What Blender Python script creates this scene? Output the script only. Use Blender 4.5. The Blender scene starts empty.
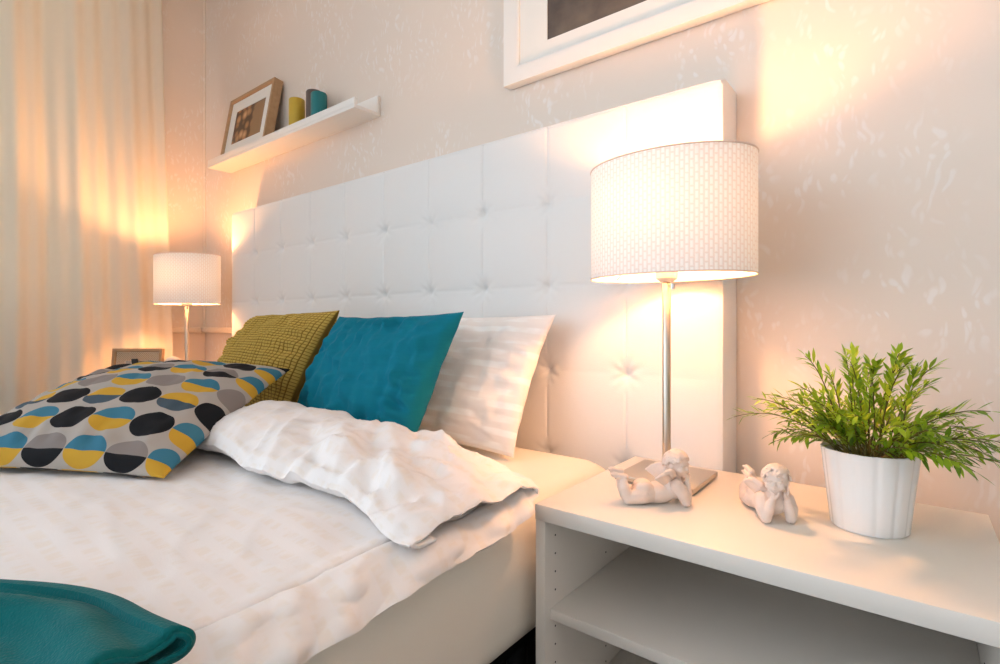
import bpy, bmesh, math, random
from mathutils import Vector, Matrix, noise

random.seed(7)
PI = math.pi
scene = bpy.context.scene
COL = scene.collection

# ------------------------------------------------------------------ camera, world, exposure
YAW = math.atan(415.0 / 526.0)
cam_data = bpy.data.cameras.new('camera')
cam = bpy.data.objects.new('camera', cam_data)
COL.objects.link(cam)
cam.location = (0.0, -1.221, 0.7437)
cam.rotation_euler = (PI / 2, 0, YAW)
cam_data.sensor_width = 36.0
cam_data.lens = 526.0 / 1000.0 * 36.0
cam_data.shift_y = -0.008
cam_data.clip_start = 0.01
scene.camera = cam

world = bpy.data.worlds.new('daylight')
scene.world = world
world.use_nodes = True
wb = world.node_tree.nodes['Background']
# overcast sky, brighter on the window side (west) than in front
wnt = world.node_tree
wtc = wnt.nodes.new('ShaderNodeTexCoord'); wsx = wnt.nodes.new('ShaderNodeSeparateXYZ')
wmr = wnt.nodes.new('ShaderNodeMapRange')
wmr.inputs[1].default_value = -0.95; wmr.inputs[2].default_value = 0.1
wmr.inputs[3].default_value = 3.5; wmr.inputs[4].default_value = 0.25
wnt.links.new(wtc.outputs['Generated'], wsx.inputs[0]); wnt.links.new(wsx.outputs[0], wmr.inputs[0])
wnt.links.new(wmr.outputs[0], wb.inputs[1])
wb.inputs[0].default_value = (0.84, 0.98, 1.12, 1)

BULB_POWER = 360.0
BULB_COL = (1.0, 0.475, 0.19, 1)

vs = scene.view_settings
vs.view_transform = 'Standard'
vs.look = 'None'
vs.gamma = 1.0
vs.use_curve_mapping = False
vs.exposure = 0.9
scene.cycles.max_bounces = 10
scene.cycles.transmission_bounces = 8
scene.cycles.transparent_max_bounces = 8
scene.cycles.sample_clamp_indirect = 6.0

# ------------------------------------------------------------------ materials
def new_mat(name):
    m = bpy.data.materials.new(name)
    m.use_nodes = True
    nt = m.node_tree
    return m, nt, nt.nodes['Principled BSDF']

def srgb(r, g, b):
    def c(v):
        v /= 255.0
        return v / 12.92 if v <= 0.04045 else ((v + 0.055) / 1.055) ** 2.4
    return (c(r), c(g), c(b), 1.0)

def N(nt, t, **kw):
    n = nt.nodes.new(t)
    for k, v in kw.items():
        setattr(n, k, v)
    return n

def plain(name, col, rough=0.5, metal=0.0, spec=0.5, nscale=0, nstr=0.0, var=0.0, sheen=0.0):
    m, nt, b = new_mat(name)
    b.inputs['Base Color'].default_value = col
    b.inputs['Roughness'].default_value = rough
    b.inputs['Metallic'].default_value = metal
    b.inputs['Specular IOR Level'].default_value = spec
    if sheen:
        b.inputs['Sheen Weight'].default_value = sheen
    tc = N(nt, 'ShaderNodeTexCoord')
    if nscale:
        no = N(nt, 'ShaderNodeTexNoise')
        no.inputs['Scale'].default_value = nscale
        no.inputs['Detail'].default_value = 3
        nt.links.new(tc.outputs['Object'], no.inputs['Vector'])
        if nstr:
            bp = N(nt, 'ShaderNodeBump')
            bp.inputs['Strength'].default_value = nstr
            bp.inputs['Distance'].default_value = 0.002
            nt.links.new(no.outputs['Fac'], bp.inputs['Height'])
            nt.links.new(bp.outputs['Normal'], b.inputs['Normal'])
        if var:
            mx = N(nt, 'ShaderNodeMix', data_type='RGBA')
            mx.inputs[6].default_value = tuple(c * (1 - var) for c in col[:3]) + (1,)
            mx.inputs[7].default_value = tuple(min(1, c * (1 + var)) for c in col[:3]) + (1,)
            nt.links.new(no.outputs['Fac'], mx.inputs[0])
            nt.links.new(mx.outputs[2], b.inputs['Base Color'])
    return m

def mat_wallpaper():
    m, nt, b = new_mat('floral_wallpaper')
    L = nt.links
    tc = N(nt, 'ShaderNodeTexCoord')
    no = N(nt, 'ShaderNodeTexNoise'); no.inputs['Scale'].default_value = 9; no.inputs['Detail'].default_value = 2
    L.new(tc.outputs['Object'], no.inputs['Vector'])
    ad = N(nt, 'ShaderNodeMix', data_type='RGBA', blend_type='LINEAR_LIGHT')
    ad.inputs[0].default_value = 0.06
    L.new(tc.outputs['Object'], ad.inputs[6]); L.new(no.outputs['Color'], ad.inputs[7])
    # small leaves: stretched cells in two directions
    outs = []
    for rot, sc, th in ((0.6, (58, 58, 17), 0.34), (-0.75, (50, 50, 15), 0.32)):
        mp = N(nt, 'ShaderNodeMapping')
        mp.inputs['Rotation'].default_value = (rot, rot, 0)
        mp.inputs['Scale'].default_value = sc
        L.new(ad.outputs[2], mp.inputs['Vector'])
        vo = N(nt, 'ShaderNodeTexVoronoi'); vo.inputs['Scale'].default_value = 1.0
        L.new(mp.outputs[0], vo.inputs['Vector'])
        r = N(nt, 'ShaderNodeMapRange'); r.inputs[1].default_value = th; r.inputs[2].default_value = th - 0.16
        L.new(vo.outputs['Distance'], r.inputs[0])
        outs.append(r)
    mxm = N(nt, 'ShaderNodeMath', operation='MAXIMUM')
    L.new(outs[0].outputs[0], mxm.inputs[0]); L.new(outs[1].outputs[0], mxm.inputs[1])
    # clusters
    n2 = N(nt, 'ShaderNodeTexNoise'); n2.inputs['Scale'].default_value = 4.5; n2.inputs['Detail'].default_value = 1
    L.new(tc.outputs['Object'], n2.inputs['Vector'])
    r2 = N(nt, 'ShaderNodeMapRange'); r2.inputs[1].default_value = 0.44; r2.inputs[2].default_value = 0.60
    L.new(n2.outputs['Fac'], r2.inputs[0])
    mu = N(nt, 'ShaderNodeMath', operation='MULTIPLY')
    L.new(mxm.outputs[0], mu.inputs[0]); L.new(r2.outputs[0], mu.inputs[1])
    mx = N(nt, 'ShaderNodeMix', data_type='RGBA')
    mx.inputs[6].default_value = srgb(232, 217, 203)
    mx.inputs[7].default_value = srgb(238, 228, 220)
    L.new(mu.outputs[0], mx.inputs[0]); L.new(mx.outputs[2], b.inputs['Base Color'])
    rr = N(nt, 'ShaderNodeMapRange'); rr.inputs[3].default_value = 0.6; rr.inputs[4].default_value = 0.46
    L.new(mu.outputs[0], rr.inputs[0]); L.new(rr.outputs[0], b.inputs['Roughness'])
    b.inputs['Specular IOR Level'].default_value = 0.35
    fine = N(nt, 'ShaderNodeTexNoise'); fine.inputs['Scale'].default_value = 160; fine.inputs['Detail'].default_value = 2
    L.new(tc.outputs['Object'], fine.inputs['Vector'])
    hs = N(nt, 'ShaderNodeMath', operation='MULTIPLY_ADD'); hs.inputs[1].default_value = 0.25
    L.new(fine.outputs['Fac'], hs.inputs[0]); L.new(mu.outputs[0], hs.inputs[2])
    bp = N(nt, 'ShaderNodeBump'); bp.inputs['Strength'].default_value = 0.22; bp.inputs['Distance'].default_value = 0.0012
    L.new(hs.outputs[0], bp.inputs['Height']); L.new(bp.outputs[0], b.inputs['Normal'])
    return m

def mat_fabric(name, col, rough=0.85, weave=600, bump=0.25, sheen=0.0, col2=None, stripes=None, translucent=0.0):
    """woven cloth: two crossed wave textures for the weave; optional satin stripes along UV v"""
    m, nt, b = new_mat(name)
    L = nt.links
    uv = N(nt, 'ShaderNodeUVMap')
    tc = N(nt, 'ShaderNodeTexCoord')
    b.inputs['Roughness'].default_value = rough
    b.inputs['Specular IOR Level'].default_value = 0.25
    b.inputs['Sheen Weight'].default_value = sheen
    b.inputs['Base Color'].default_value = col
    no = N(nt, 'ShaderNodeTexNoise'); no.inputs['Scale'].default_value = weave; no.inputs['Detail'].default_value = 1
    L.new(tc.outputs['Object'], no.inputs['Vector'])
    bp = N(nt, 'ShaderNodeBump'); bp.inputs['Strength'].default_value = bump; bp.inputs['Distance'].default_value = 0.0012
    L.new(no.outputs['Fac'], bp.inputs['Height']); L.new(bp.outputs[0], b.inputs['Normal'])
    if stripes:
        n_str, dash, col2 = stripes
        mp = N(nt, 'ShaderNodeMapping'); mp.inputs['Scale'].default_value = (dash, n_str, 1)
        L.new(uv.outputs[0], mp.inputs['Vector'])
        sx = N(nt, 'ShaderNodeSeparateXYZ'); L.new(mp.outputs[0], sx.inputs[0])
        fr = N(nt, 'ShaderNodeMath', operation='FRACT'); L.new(sx.outputs[1], fr.inputs[0])
        pp = N(nt, 'ShaderNodeMath', operation='PINGPONG'); pp.inputs[1].default_value = 0.5
        L.new(fr.outputs[0], pp.inputs[0])
        r = N(nt, 'ShaderNodeMapRange'); r.inputs[1].default_value = 0.20; r.inputs[2].default_value = 0.30
        L.new(pp.outputs[0], r.inputs[0])
        n2 = N(nt, 'ShaderNodeTexNoise'); n2.inputs['Scale'].default_value = 1.0; n2.inputs['Detail'].default_value = 2
        L.new(mp.outputs[0], n2.inputs['Vector'])
        r2 = N(nt, 'ShaderNodeMapRange'); r2.inputs[1].default_value = 0.42; r2.inputs[2].default_value = 0.62
        L.new(n2.outputs['Fac'], r2.inputs[0])
        mu = N(nt, 'ShaderNodeMath', operation='MULTIPLY')
        L.new(r.outputs[0], mu.inputs[0]); L.new(r2.outputs[0], mu.inputs[1])
        mx = N(nt, 'ShaderNodeMix', data_type='RGBA')
        mx.inputs[6].default_value = col; mx.inputs[7].default_value = col2
        L.new(mu.outputs[0], mx.inputs[0]); L.new(mx.outputs[2], b.inputs['Base Color'])
        rr = N(nt, 'ShaderNodeMapRange'); rr.inputs[3].default_value = rough; rr.inputs[4].default_value = rough - 0.35
        L.new(mu.outputs[0], rr.inputs[0]); L.new(rr.outputs[0], b.inputs['Roughness'])
    elif col2:
        n2 = N(nt, 'ShaderNodeTexNoise'); n2.inputs['Scale'].default_value = 30; n2.inputs['Detail'].default_value = 4
        mp = N(nt, 'ShaderNodeMapping'); mp.inputs['Scale'].default_value = (1, 1, 6)
        L.new(tc.outputs['Object'], mp.inputs['Vector']); L.new(mp.outputs[0], n2.inputs['Vector'])
        mx = N(nt, 'ShaderNodeMix', data_type='RGBA')
        mx.inputs[6].default_value = col; mx.inputs[7].default_value = col2
        L.new(n2.outputs['Fac'], mx.inputs[0]); L.new(mx.outputs[2], b.inputs['Base Color'])
    if translucent:
        out = nt.nodes['Material Output']
        tr = N(nt, 'ShaderNodeBsdfTranslucent'); tr.inputs[0].default_value = col
        ms = N(nt, 'ShaderNodeMixShader'); ms.inputs[0].default_value = translucent
        L.new(b.outputs[0], ms.inputs[1]); L.new(tr.outputs[0], ms.inputs[2]); L.new(ms.outputs[0], out.inputs[0])
    return m

def mat_knit():
    """waffle knit: mustard ribs, with groove shade painted into the colour"""
    m, nt, b = new_mat('olive_waffle_knit')
    L = nt.links
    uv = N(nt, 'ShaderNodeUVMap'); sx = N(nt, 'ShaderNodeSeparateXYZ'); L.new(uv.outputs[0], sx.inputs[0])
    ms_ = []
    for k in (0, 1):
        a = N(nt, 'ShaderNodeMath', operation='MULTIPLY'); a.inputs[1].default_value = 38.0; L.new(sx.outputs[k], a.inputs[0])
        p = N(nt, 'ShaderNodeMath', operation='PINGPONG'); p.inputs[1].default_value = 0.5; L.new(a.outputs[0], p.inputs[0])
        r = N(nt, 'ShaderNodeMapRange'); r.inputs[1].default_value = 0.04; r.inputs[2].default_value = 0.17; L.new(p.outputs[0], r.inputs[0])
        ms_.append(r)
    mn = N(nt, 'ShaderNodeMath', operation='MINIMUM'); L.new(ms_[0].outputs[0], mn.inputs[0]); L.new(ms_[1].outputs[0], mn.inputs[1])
    mx = N(nt, 'ShaderNodeMix', data_type='RGBA'); mx.inputs[6].default_value = srgb(122, 94, 38); mx.inputs[7].default_value = srgb(196, 164, 82)  # darker brown mixed in along the grooves as painted shade
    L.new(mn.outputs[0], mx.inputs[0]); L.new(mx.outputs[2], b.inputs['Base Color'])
    b.inputs['Roughness'].default_value = 0.95; b.inputs['Specular IOR Level'].default_value = 0.15
    tc = N(nt, 'ShaderNodeTexCoord'); no = N(nt, 'ShaderNodeTexNoise'); no.inputs['Scale'].default_value = 500
    L.new(tc.outputs['Object'], no.inputs['Vector'])
    bp = N(nt, 'ShaderNodeBump'); bp.inputs['Strength'].default_value = 0.4; bp.inputs['Distance'].default_value = 0.0012
    L.new(no.outputs['Fac'], bp.inputs['Height']); L.new(bp.outputs[0], b.inputs['Normal'])
    return m

def mat_circles():
    """printed cotton: rows of two-tone split discs on grey"""
    m, nt, b = new_mat('split_disc_print')
    L = nt.links
    uv = N(nt, 'ShaderNodeUVMap')
    mp = N(nt, 'ShaderNodeMapping'); mp.inputs['Location'].default_value = (0.55, 0.30, 0)
    L.new(uv.outputs[0], mp.inputs['Vector'])
    sx = N(nt, 'ShaderNodeSeparateXYZ'); L.new(mp.outputs[0], sx.inputs[0])
    def math_(op, a, bb=None, c=None):
        n = N(nt, 'ShaderNodeMath', operation=op)
        for i, v in enumerate((a, bb, c)):
            if v is None: continue
            if isinstance(v, (int, float)): n.inputs[i].default_value = v
            else: L.new(v, n.inputs[i])
        return n.outputs[0]
    row = math_('FLOOR', sx.outputs[1]); fy = math_('SUBTRACT', math_('FRACT', sx.outputs[1]), 0.5)
    colx = math_('FLOOR', sx.outputs[0]); fx = math_('SUBTRACT', math_('FRACT', sx.outputs[0]), 0.5)
    d = math_('SQRT', math_('ADD', math_('POWER', math_('MULTIPLY', fx, 1.0), 2.0), math_('POWER', math_('MULTIPLY', fy, 1.15), 2.0)))
    inside = math_('LESS_THAN', d, 0.492)
    upper = math_('GREATER_THAN', fy, 0.0)
    idx = math_('ADD', math_('MULTIPLY', math_('FLOORED_MODULO', row, 4.0), 2.0), math_('FLOORED_MODULO', colx, 2.0))
    fac = math_('DIVIDE', math_('ADD', idx, 0.5), 8.0)
    B = srgb(58, 118, 142); Y = srgb(200, 156, 52); G = srgb(137, 128, 124); K = srgb(22, 23, 27); S = srgb(68, 84, 96)
    def ramp(cols):
        r = N(nt, 'ShaderNodeValToRGB'); r.color_ramp.interpolation = 'CONSTANT'
        e = r.color_ramp.elements
        while len(e) < 8: e.new(0.5)
        for i, c in enumerate(cols):
            e[i].position = i / 8.0
        for i, c in enumerate(cols):
            e[i].color = c
        L.new(fac, r.inputs[0])
        return r.outputs[0]
    up = ramp([B, G, G, B, K, B, Y, K])
    lo = ramp([Y, G, K, Y, K, Y, S, K])
    mx = N(nt, 'ShaderNodeMix', data_type='RGBA'); L.new(upper, mx.inputs[0]); L.new(lo, mx.inputs[6]); L.new(up, mx.inputs[7])
    m2 = N(nt, 'ShaderNodeMix', data_type='RGBA'); L.new(inside, m2.inputs[0])
    m2.inputs[6].default_value = srgb(174, 166, 158)
    L.new(mx.outputs[2], m2.inputs[7])
    L.new(m2.outputs[2], b.inputs['Base Color'])
    b.inputs['Roughness'].default_value = 0.85
    b.inputs['Specular IOR Level'].default_value = 0.2
    tc = N(nt, 'ShaderNodeTexCoord')
    no = N(nt, 'ShaderNodeTexNoise'); no.inputs['Scale'].default_value = 700
    L.new(tc.outputs['Object'], no.inputs['Vector'])
    bp = N(nt, 'ShaderNodeBump'); bp.inputs['Strength'].default_value = 0.2; bp.inputs['Distance'].default_value = 0.001
    L.new(no.outputs['Fac'], bp.inputs['Height']); L.new(bp.outputs[0], b.inputs['Normal'])
    return m

def mat_shade():
    m, nt, b = new_mat('woven_shade_fabric')
    L = nt.links
    out = nt.nodes['Material Output']
    uv = N(nt, 'ShaderNodeUVMap')
    br = N(nt, 'ShaderNodeTexBrick')
    br.offset = 0.5
    mp = N(nt, 'ShaderNodeMapping'); mp.inputs['Rotation'].default_value = (0, 0, PI / 2)
    mp.inputs['Scale'].default_value = (1, 1, 1)
    L.new(uv.outputs[0], mp.inputs['Vector']); L.new(mp.outputs[0], br.inputs['Vector'])
    br.inputs['Scale'].default_value = 1.0
    br.inputs['Brick Width'].default_value = 0.0150
    br.inputs['Row Height'].default_value = 0.0078
    br.inputs['Mortar Size'].default_value = 0.0027
    br.inputs['Mortar Smooth'].default_value = 1.0
    br.inputs['Bias'].default_value = 0
    mx = N(nt, 'ShaderNodeMix', data_type='RGBA')
    mx.inputs[6].default_value = srgb(250, 244, 240); mx.inputs[7].default_value = srgb(240, 224, 216)
    L.new(br.outputs['Fac'], mx.inputs[0])
    L.new(mx.outputs[2], b.inputs['Base Color'])
    b.inputs['Roughness'].default_value = 0.8
    bp = N(nt, 'ShaderNodeBump'); bp.inputs['Strength'].default_value = 0.4; bp.inputs['Distance'].default_value = 0.001; bp.invert = True
    L.new(br.outputs['Fac'], bp.inputs['Height']); L.new(bp.outputs[0], b.inputs['Normal'])
    tr = N(nt, 'ShaderNodeBsdfTranslucent')
    tn = N(nt, 'ShaderNodeMix', data_type='RGBA', blend_type='MULTIPLY'); tn.inputs[0].default_value = 1.0
    tn.inputs[7].default_value = (0.64, 0.82, 1.0, 1)      # blue put into the fabric colour to whiten the orange bulb glow
    L.new(mx.outputs[2], tn.inputs[6]); L.new(tn.outputs[2], tr.inputs[0])
    ms = N(nt, 'ShaderNodeMixShader'); ms.inputs[0].default_value = 0.029
    L.new(b.outputs[0], ms.inputs[1]); L.new(tr.outputs[0], ms.inputs[2]); L.new(ms.outputs[0], out.inputs[0])
    return m

def mat_emit(name, col, s):
    m = bpy.data.materials.new(name); m.use_nodes = True
    nt = m.node_tree; nt.nodes.clear()
    e = N(nt, 'ShaderNodeEmission'); e.inputs[0].default_value = col; e.inputs[1].default_value = s
    o = N(nt, 'ShaderNodeOutputMaterial'); nt.links.new(e.outputs[0], o.inputs[0])
    return m

def mat_glass():
    m = bpy.data.materials.new('window_glass'); m.use_nodes = True
    nt = m.node_tree; nt.nodes.clear()
    t = N(nt, 'ShaderNodeBsdfTransparent'); g = N(nt, 'ShaderNodeBsdfGlossy'); g.inputs['Roughness'].default_value = 0.02
    ms = N(nt, 'ShaderNodeMixShader'); ms.inputs[0].default_value = 0.08
    o = N(nt, 'ShaderNodeOutputMaterial')
    nt.links.new(t.outputs[0], ms.inputs[1]); nt.links.new(g.outputs[0], ms.inputs[2]); nt.links.new(ms.outputs[0], o.inputs[0])
    return m

def mat_wood(name, c1, c2, scale=(3, 60, 60)):
    m, nt, b = new_mat(name)
    L = nt.links
    tc = N(nt, 'ShaderNodeTexCoord'); mp = N(nt, 'ShaderNodeMapping'); mp.inputs['Scale'].default_value = scale
    L.new(tc.outputs['Object'], mp.inputs['Vector'])
    no = N(nt, 'ShaderNodeTexNoise'); no.inputs['Scale'].default_value = 1.0; no.inputs['Detail'].default_value = 5
    L.new(mp.outputs[0], no.inputs['Vector'])
    mx = N(nt, 'ShaderNodeMix', data_type='RGBA'); mx.inputs[6].default_value = c1; mx.inputs[7].default_value = c2
    L.new(no.outputs['Fac'], mx.inputs[0]); L.new(mx.outputs[2], b.inputs['Base Color'])
    b.inputs['Roughness'].default_value = 0.5
    return m

def mat_photo(name, cols, scale):
    m, nt, b = new_mat(name)
    L = nt.links
    tc = N(nt, 'ShaderNodeTexCoord')
    no = N(nt, 'ShaderNodeTexNoise'); no.inputs['Scale'].default_value = scale; no.inputs['Detail'].default_value = 6
    L.new(tc.outputs['Object'], no.inputs['Vector'])
    r = N(nt, 'ShaderNodeValToRGB'); e = r.color_ramp.elements
    e[0].position = 0.3; e[0].color = cols[0]; e[1].position = 0.72; e[1].color = cols[1]
    L.new(no.outputs['Fac'], r.inputs[0]); L.new(r.outputs[0], b.inputs['Base Color'])
    b.inputs['Roughness'].default_value = 0.4
    return m

def mat_sepia():
    """flat sepia print: pale balls heaped on the left, brown ground on the right"""
    m, nt, b = new_mat('sepia_print')
    L = nt.links
    tc = N(nt, 'ShaderNodeTexCoord'); mp = N(nt, 'ShaderNodeMapping'); mp.inputs['Scale'].default_value = (22, 0.0, 22)
    L.new(tc.outputs['Object'], mp.inputs['Vector'])
    vo = N(nt, 'ShaderNodeTexVoronoi'); vo.inputs['Scale'].default_value = 1.0; vo.inputs['Randomness'].default_value = 0.6
    L.new(mp.outputs[0], vo.inputs['Vector'])
    r = N(nt, 'ShaderNodeValToRGB'); e = r.color_ramp.elements
    e[0].position = 0.05; e[0].color = srgb(226, 186, 140); e[1].position = 0.62; e[1].color = srgb(84, 56, 36)
    e2 = e.new(0.40); e2.color = srgb(176, 128, 82)
    L.new(vo.outputs['Distance'], r.inputs[0])
    sx = N(nt, 'ShaderNodeSeparateXYZ'); L.new(tc.outputs['Object'], sx.inputs[0])
    mr = N(nt, 'ShaderNodeMapRange'); mr.inputs[1].default_value = 0.225; mr.inputs[2].default_value = 0.25
    no = N(nt, 'ShaderNodeTexNoise'); no.inputs['Scale'].default_value = 18
    L.new(tc.outputs['Object'], no.inputs['Vector'])
    ma = N(nt, 'ShaderNodeMath', operation='MULTIPLY_ADD'); ma.inputs[1].default_value = 0.10
    L.new(no.outputs['Fac'], ma.inputs[0]); L.new(sx.outputs[0], ma.inputs[2])
    sb = N(nt, 'ShaderNodeMath', operation='SUBTRACT'); sb.inputs[1].default_value = 0.05
    L.new(ma.outputs[0], sb.inputs[0]); L.new(sb.outputs[0], mr.inputs[0])
    mx = N(nt, 'ShaderNodeMix', data_type='RGBA'); mx.inputs[7].default_value = srgb(150, 116, 80)
    L.new(mr.outputs[0], mx.inputs[0]); L.new(r.outputs[0], mx.inputs[6]); L.new(mx.outputs[2], b.inputs['Base Color'])
    b.inputs['Roughness'].default_value = 0.4
    return m

def mat_leaf():
    m, nt, b = new_mat('leaf_green')
    L = nt.links
    out = nt.nodes['Material Output']
    at = N(nt, 'ShaderNodeVertexColor'); at.layer_name = 'leafvar'
    r = N(nt, 'ShaderNodeValToRGB'); e = r.color_ramp.elements
    e[0].position = 0.0; e[0].color = srgb(40, 78, 22); e[1].position = 1.0; e[1].color = srgb(196, 216, 62)
    e2 = e.new(0.5); e2.color = srgb(126, 164, 30)
    L.new(at.outputs[0], r.inputs[0])
    L.new(r.outputs[0], b.inputs['Base Color'])
    b.inputs['Roughness'].default_value = 0.42
    tr = N(nt, 'ShaderNodeBsdfTranslucent'); L.new(r.outputs[0], tr.inputs[0])
    ms = N(nt, 'ShaderNodeMixShader'); ms.inputs[0].default_value = 0.3
    L.new(b.outputs[0], ms.inputs[1]); L.new(tr.outputs[0], ms.inputs[2]); L.new(ms.outputs[0], out.inputs[0])
    return m

M = {}
M['wall'] = mat_wallpaper()
M['ceiling'] = plain('ceiling_paint', srgb(240, 238, 234), 0.9, nscale=80, nstr=0.1)
M['floor'] = mat_wood('dark_floor_boards', srgb(38, 28, 24), srgb(60, 44, 36), (2, 30, 30))
M['trim'] = plain('cream_trim_paint', srgb(236, 220, 200), 0.5, nscale=60, nstr=0.05)
M['white_board'] = plain('white_melamine', srgb(232, 224, 214), 0.42, nscale=350, nstr=0.03, var=0.01)
M['white_paint'] = plain('white_lacquer', srgb(238, 234, 228), 0.4, nscale=60, nstr=0.03)
M['leather'] = plain('white_faux_leather', srgb(231, 229, 226), 0.46, spec=0.35, nscale=420, nstr=0.18, var=0.012)
M['sheet'] = mat_fabric('cream_fitted_sheet', srgb(243, 235, 221), 0.9, 900, 0.3)
M['duvet'] = mat_fabric('white_satin_cotton', srgb(245, 240, 238), 0.82, 500, 0.12, stripes=(60, 190, srgb(242, 234, 227)))
M['pillowcase'] = mat_fabric('white_striped_cotton', srgb(242, 234, 228), 0.85, 500, 0.15, stripes=(11, 9, srgb(252, 249, 246)))
M['teal'] = mat_fabric('teal_cotton', srgb(0, 118, 140), 0.9, 450, 0.35, col2=srgb(0, 108, 130))
M['fleece'] = mat_fabric('teal_fleece', srgb(0, 104, 106), 1.0, 420, 0.8, sheen=0.08, col2=srgb(0, 92, 96))
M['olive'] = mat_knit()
M['circles'] = mat_circles()
M['curtain'] = mat_fabric('cream_curtain_cloth', srgb(244, 232, 212), 0.9, 500, 0.2, translucent=0.12)
M['shade'] = mat_shade()
M['bulb'] = mat_emit('lit_bulb', BULB_COL, BULB_POWER)
M['steel'] = plain('brushed_nickel', srgb(196, 186, 172), 0.32, metal=1.0, nscale=200, nstr=0.05)
M['chrome'] = plain('plain_chrome', srgb(220, 216, 210), 0.15, metal=1.0)
M['socket'] = plain('white_plastic', srgb(240, 234, 226), 0.4)
M['black'] = plain('black_plastic', srgb(30, 27, 26), 0.5)
M['wire'] = plain('white_wire', srgb(225, 220, 214), 0.4)
M['glass'] = mat_glass()
M['oak'] = mat_wood('pale_oak', srgb(196, 158, 118), srgb(168, 128, 88), (4, 60, 60))
M['mat_board'] = plain('passepartout_board', srgb(238, 234, 226), 0.9, nscale=200, nstr=0.05)
M['sepia'] = mat_sepia()
M['dark_print'] = mat_photo('dark_brown_print', (srgb(70, 60, 54), srgb(122, 106, 90)), 9)
M['bw'] = mat_photo('grey_photo_print', (srgb(80, 72, 66), srgb(205, 195, 185)), 40)
M['candle_yellow'] = plain('mustard_wax', srgb(202, 166, 48), 0.45, nscale=60, var=0.05)
M['candle_brown'] = plain('brown_wax', srgb(92, 76, 70), 0.5, nscale=60, var=0.05)
M['candle_teal'] = plain('teal_wax', srgb(0, 112, 116), 0.45, nscale=60, var=0.05)
M['wick'] = plain('wick_string', srgb(60, 50, 44), 0.9)
M['resin'] = plain('antique_white_resin', srgb(226, 208, 196), 0.6, nscale=90, nstr=0.2, var=0.06)
M['ceramic'] = plain('white_glazed_ceramic', srgb(236, 234, 232), 0.22, spec=0.5)
M['soil'] = plain('dark_potting_soil', srgb(62, 52, 30), 0.95, nscale=150, nstr=1.0, var=0.3)
M['leaf'] = mat_leaf()
M['stem'] = plain('brown_green_stem', srgb(92, 84, 30), 0.6, nscale=60, var=0.2)
M['lattice'] = plain('patterned_frame_mat', srgb(226, 206, 180), 0.7, nscale=60, var=0.05)
M['weave_dark'] = plain('frame_mat_lattice', srgb(190, 152, 112), 0.7)

# ------------------------------------------------------------------ helpers
def obj(name, bm, mat, parent=None, smooth=True, loc=None):
    me = bpy.data.meshes.new(name)
    bm.normal_update()
    bm.to_mesh(me); bm.free()
    for mm in (mat if isinstance(mat, (list, tuple)) else [mat]):
        me.materials.append(mm)
    if smooth:
        me.polygons.foreach_set('use_smooth', [True] * len(me.polygons))
        try:
            me.set_sharp_from_angle(angle=math.radians(40))
        except Exception:
            pass
    o = bpy.data.objects.new(name, me)
    COL.objects.link(o)
    if parent: o.parent = parent
    if loc: o.location = loc
    return o

def thing(name, label, cat, loc=(0, 0, 0), rz=0.0, group=None):
    o = bpy.data.objects.new(name, None)
    o.empty_display_size = 0.05
    COL.objects.link(o)
    o.location = loc; o.rotation_euler = (0, 0, rz)
    o['label'] = label; o['category'] = cat
    if group: o['group'] = group
    return o

def tag(o, label, cat, group=None):
    o['label'] = label; o['category'] = cat
    if group: o['group'] = group
    return o

def struct(o):
    o['kind'] = 'structure'
    return o

def add_box(bm, x0, x1, y0, y1, z0, z1, bev=0.0, seg=2):
    v = [bm.verts.new(p) for p in ((x0, y0, z0), (x1, y0, z0), (x1, y1, z0), (x0, y1, z0), (x0, y0, z1), (x1, y0, z1), (x1, y1, z1), (x0, y1, z1))]
    fs = [bm.faces.new([v[i] for i in f]) for f in ((3, 2, 1, 0), (4, 5, 6, 7), (0, 1, 5, 4), (1, 2, 6, 5), (2, 3, 7, 6), (3, 0, 4, 7))]
    if bev > 0:
        es = set()
        for f in fs:
            es.update(f.edges)
        bmesh.ops.bevel(bm, geom=list(es), offset=bev, segments=seg, affect='EDGES', profile=0.5)

def box(x0, x1, y0, y1, z0, z1, bev=0.0, seg=2):
    bm = bmesh.new(); add_box(bm, x0, x1, y0, y1, z0, z1, bev, seg); return bm

def add_tube(bm, pts, rad, seg=10, caps=True):
    """tube along points; rad a number or a list"""
    pts = [Vector(p) for p in pts]
    n = len(pts)
    rads = rad if isinstance(rad, (list, tuple)) else [rad] * n
    rings = []
    up = Vector((0.01, 0.02, 1.0))
    prev = None
    for i, p in enumerate(pts):
        t = (pts[min(i + 1, n - 1)] - pts[max(i - 1, 0)]).normalized()
        if prev is None:
            a = t.cross(up)
            if a.length < 0.05: a = t.cross(Vector((1, 0, 0)))
            a.normalize()
        else:
            a = (prev - t * prev.dot(t)).normalized()
        prev = a
        b_ = t.cross(a)
        rings.append([bm.verts.new(p + (a * math.cos(2 * PI * k / seg) + b_ * math.sin(2 * PI * k / seg)) * rads[i]) for k in range(seg)])
    for i in range(n - 1):
        for k in range(seg):
            bm.faces.new((rings[i][k], rings[i][(k + 1) % seg], rings[i + 1][(k + 1) % seg], rings[i + 1][k]))
    if caps:
        bm.faces.new(rings[0][::-1]); bm.faces.new(rings[-1])

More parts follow.
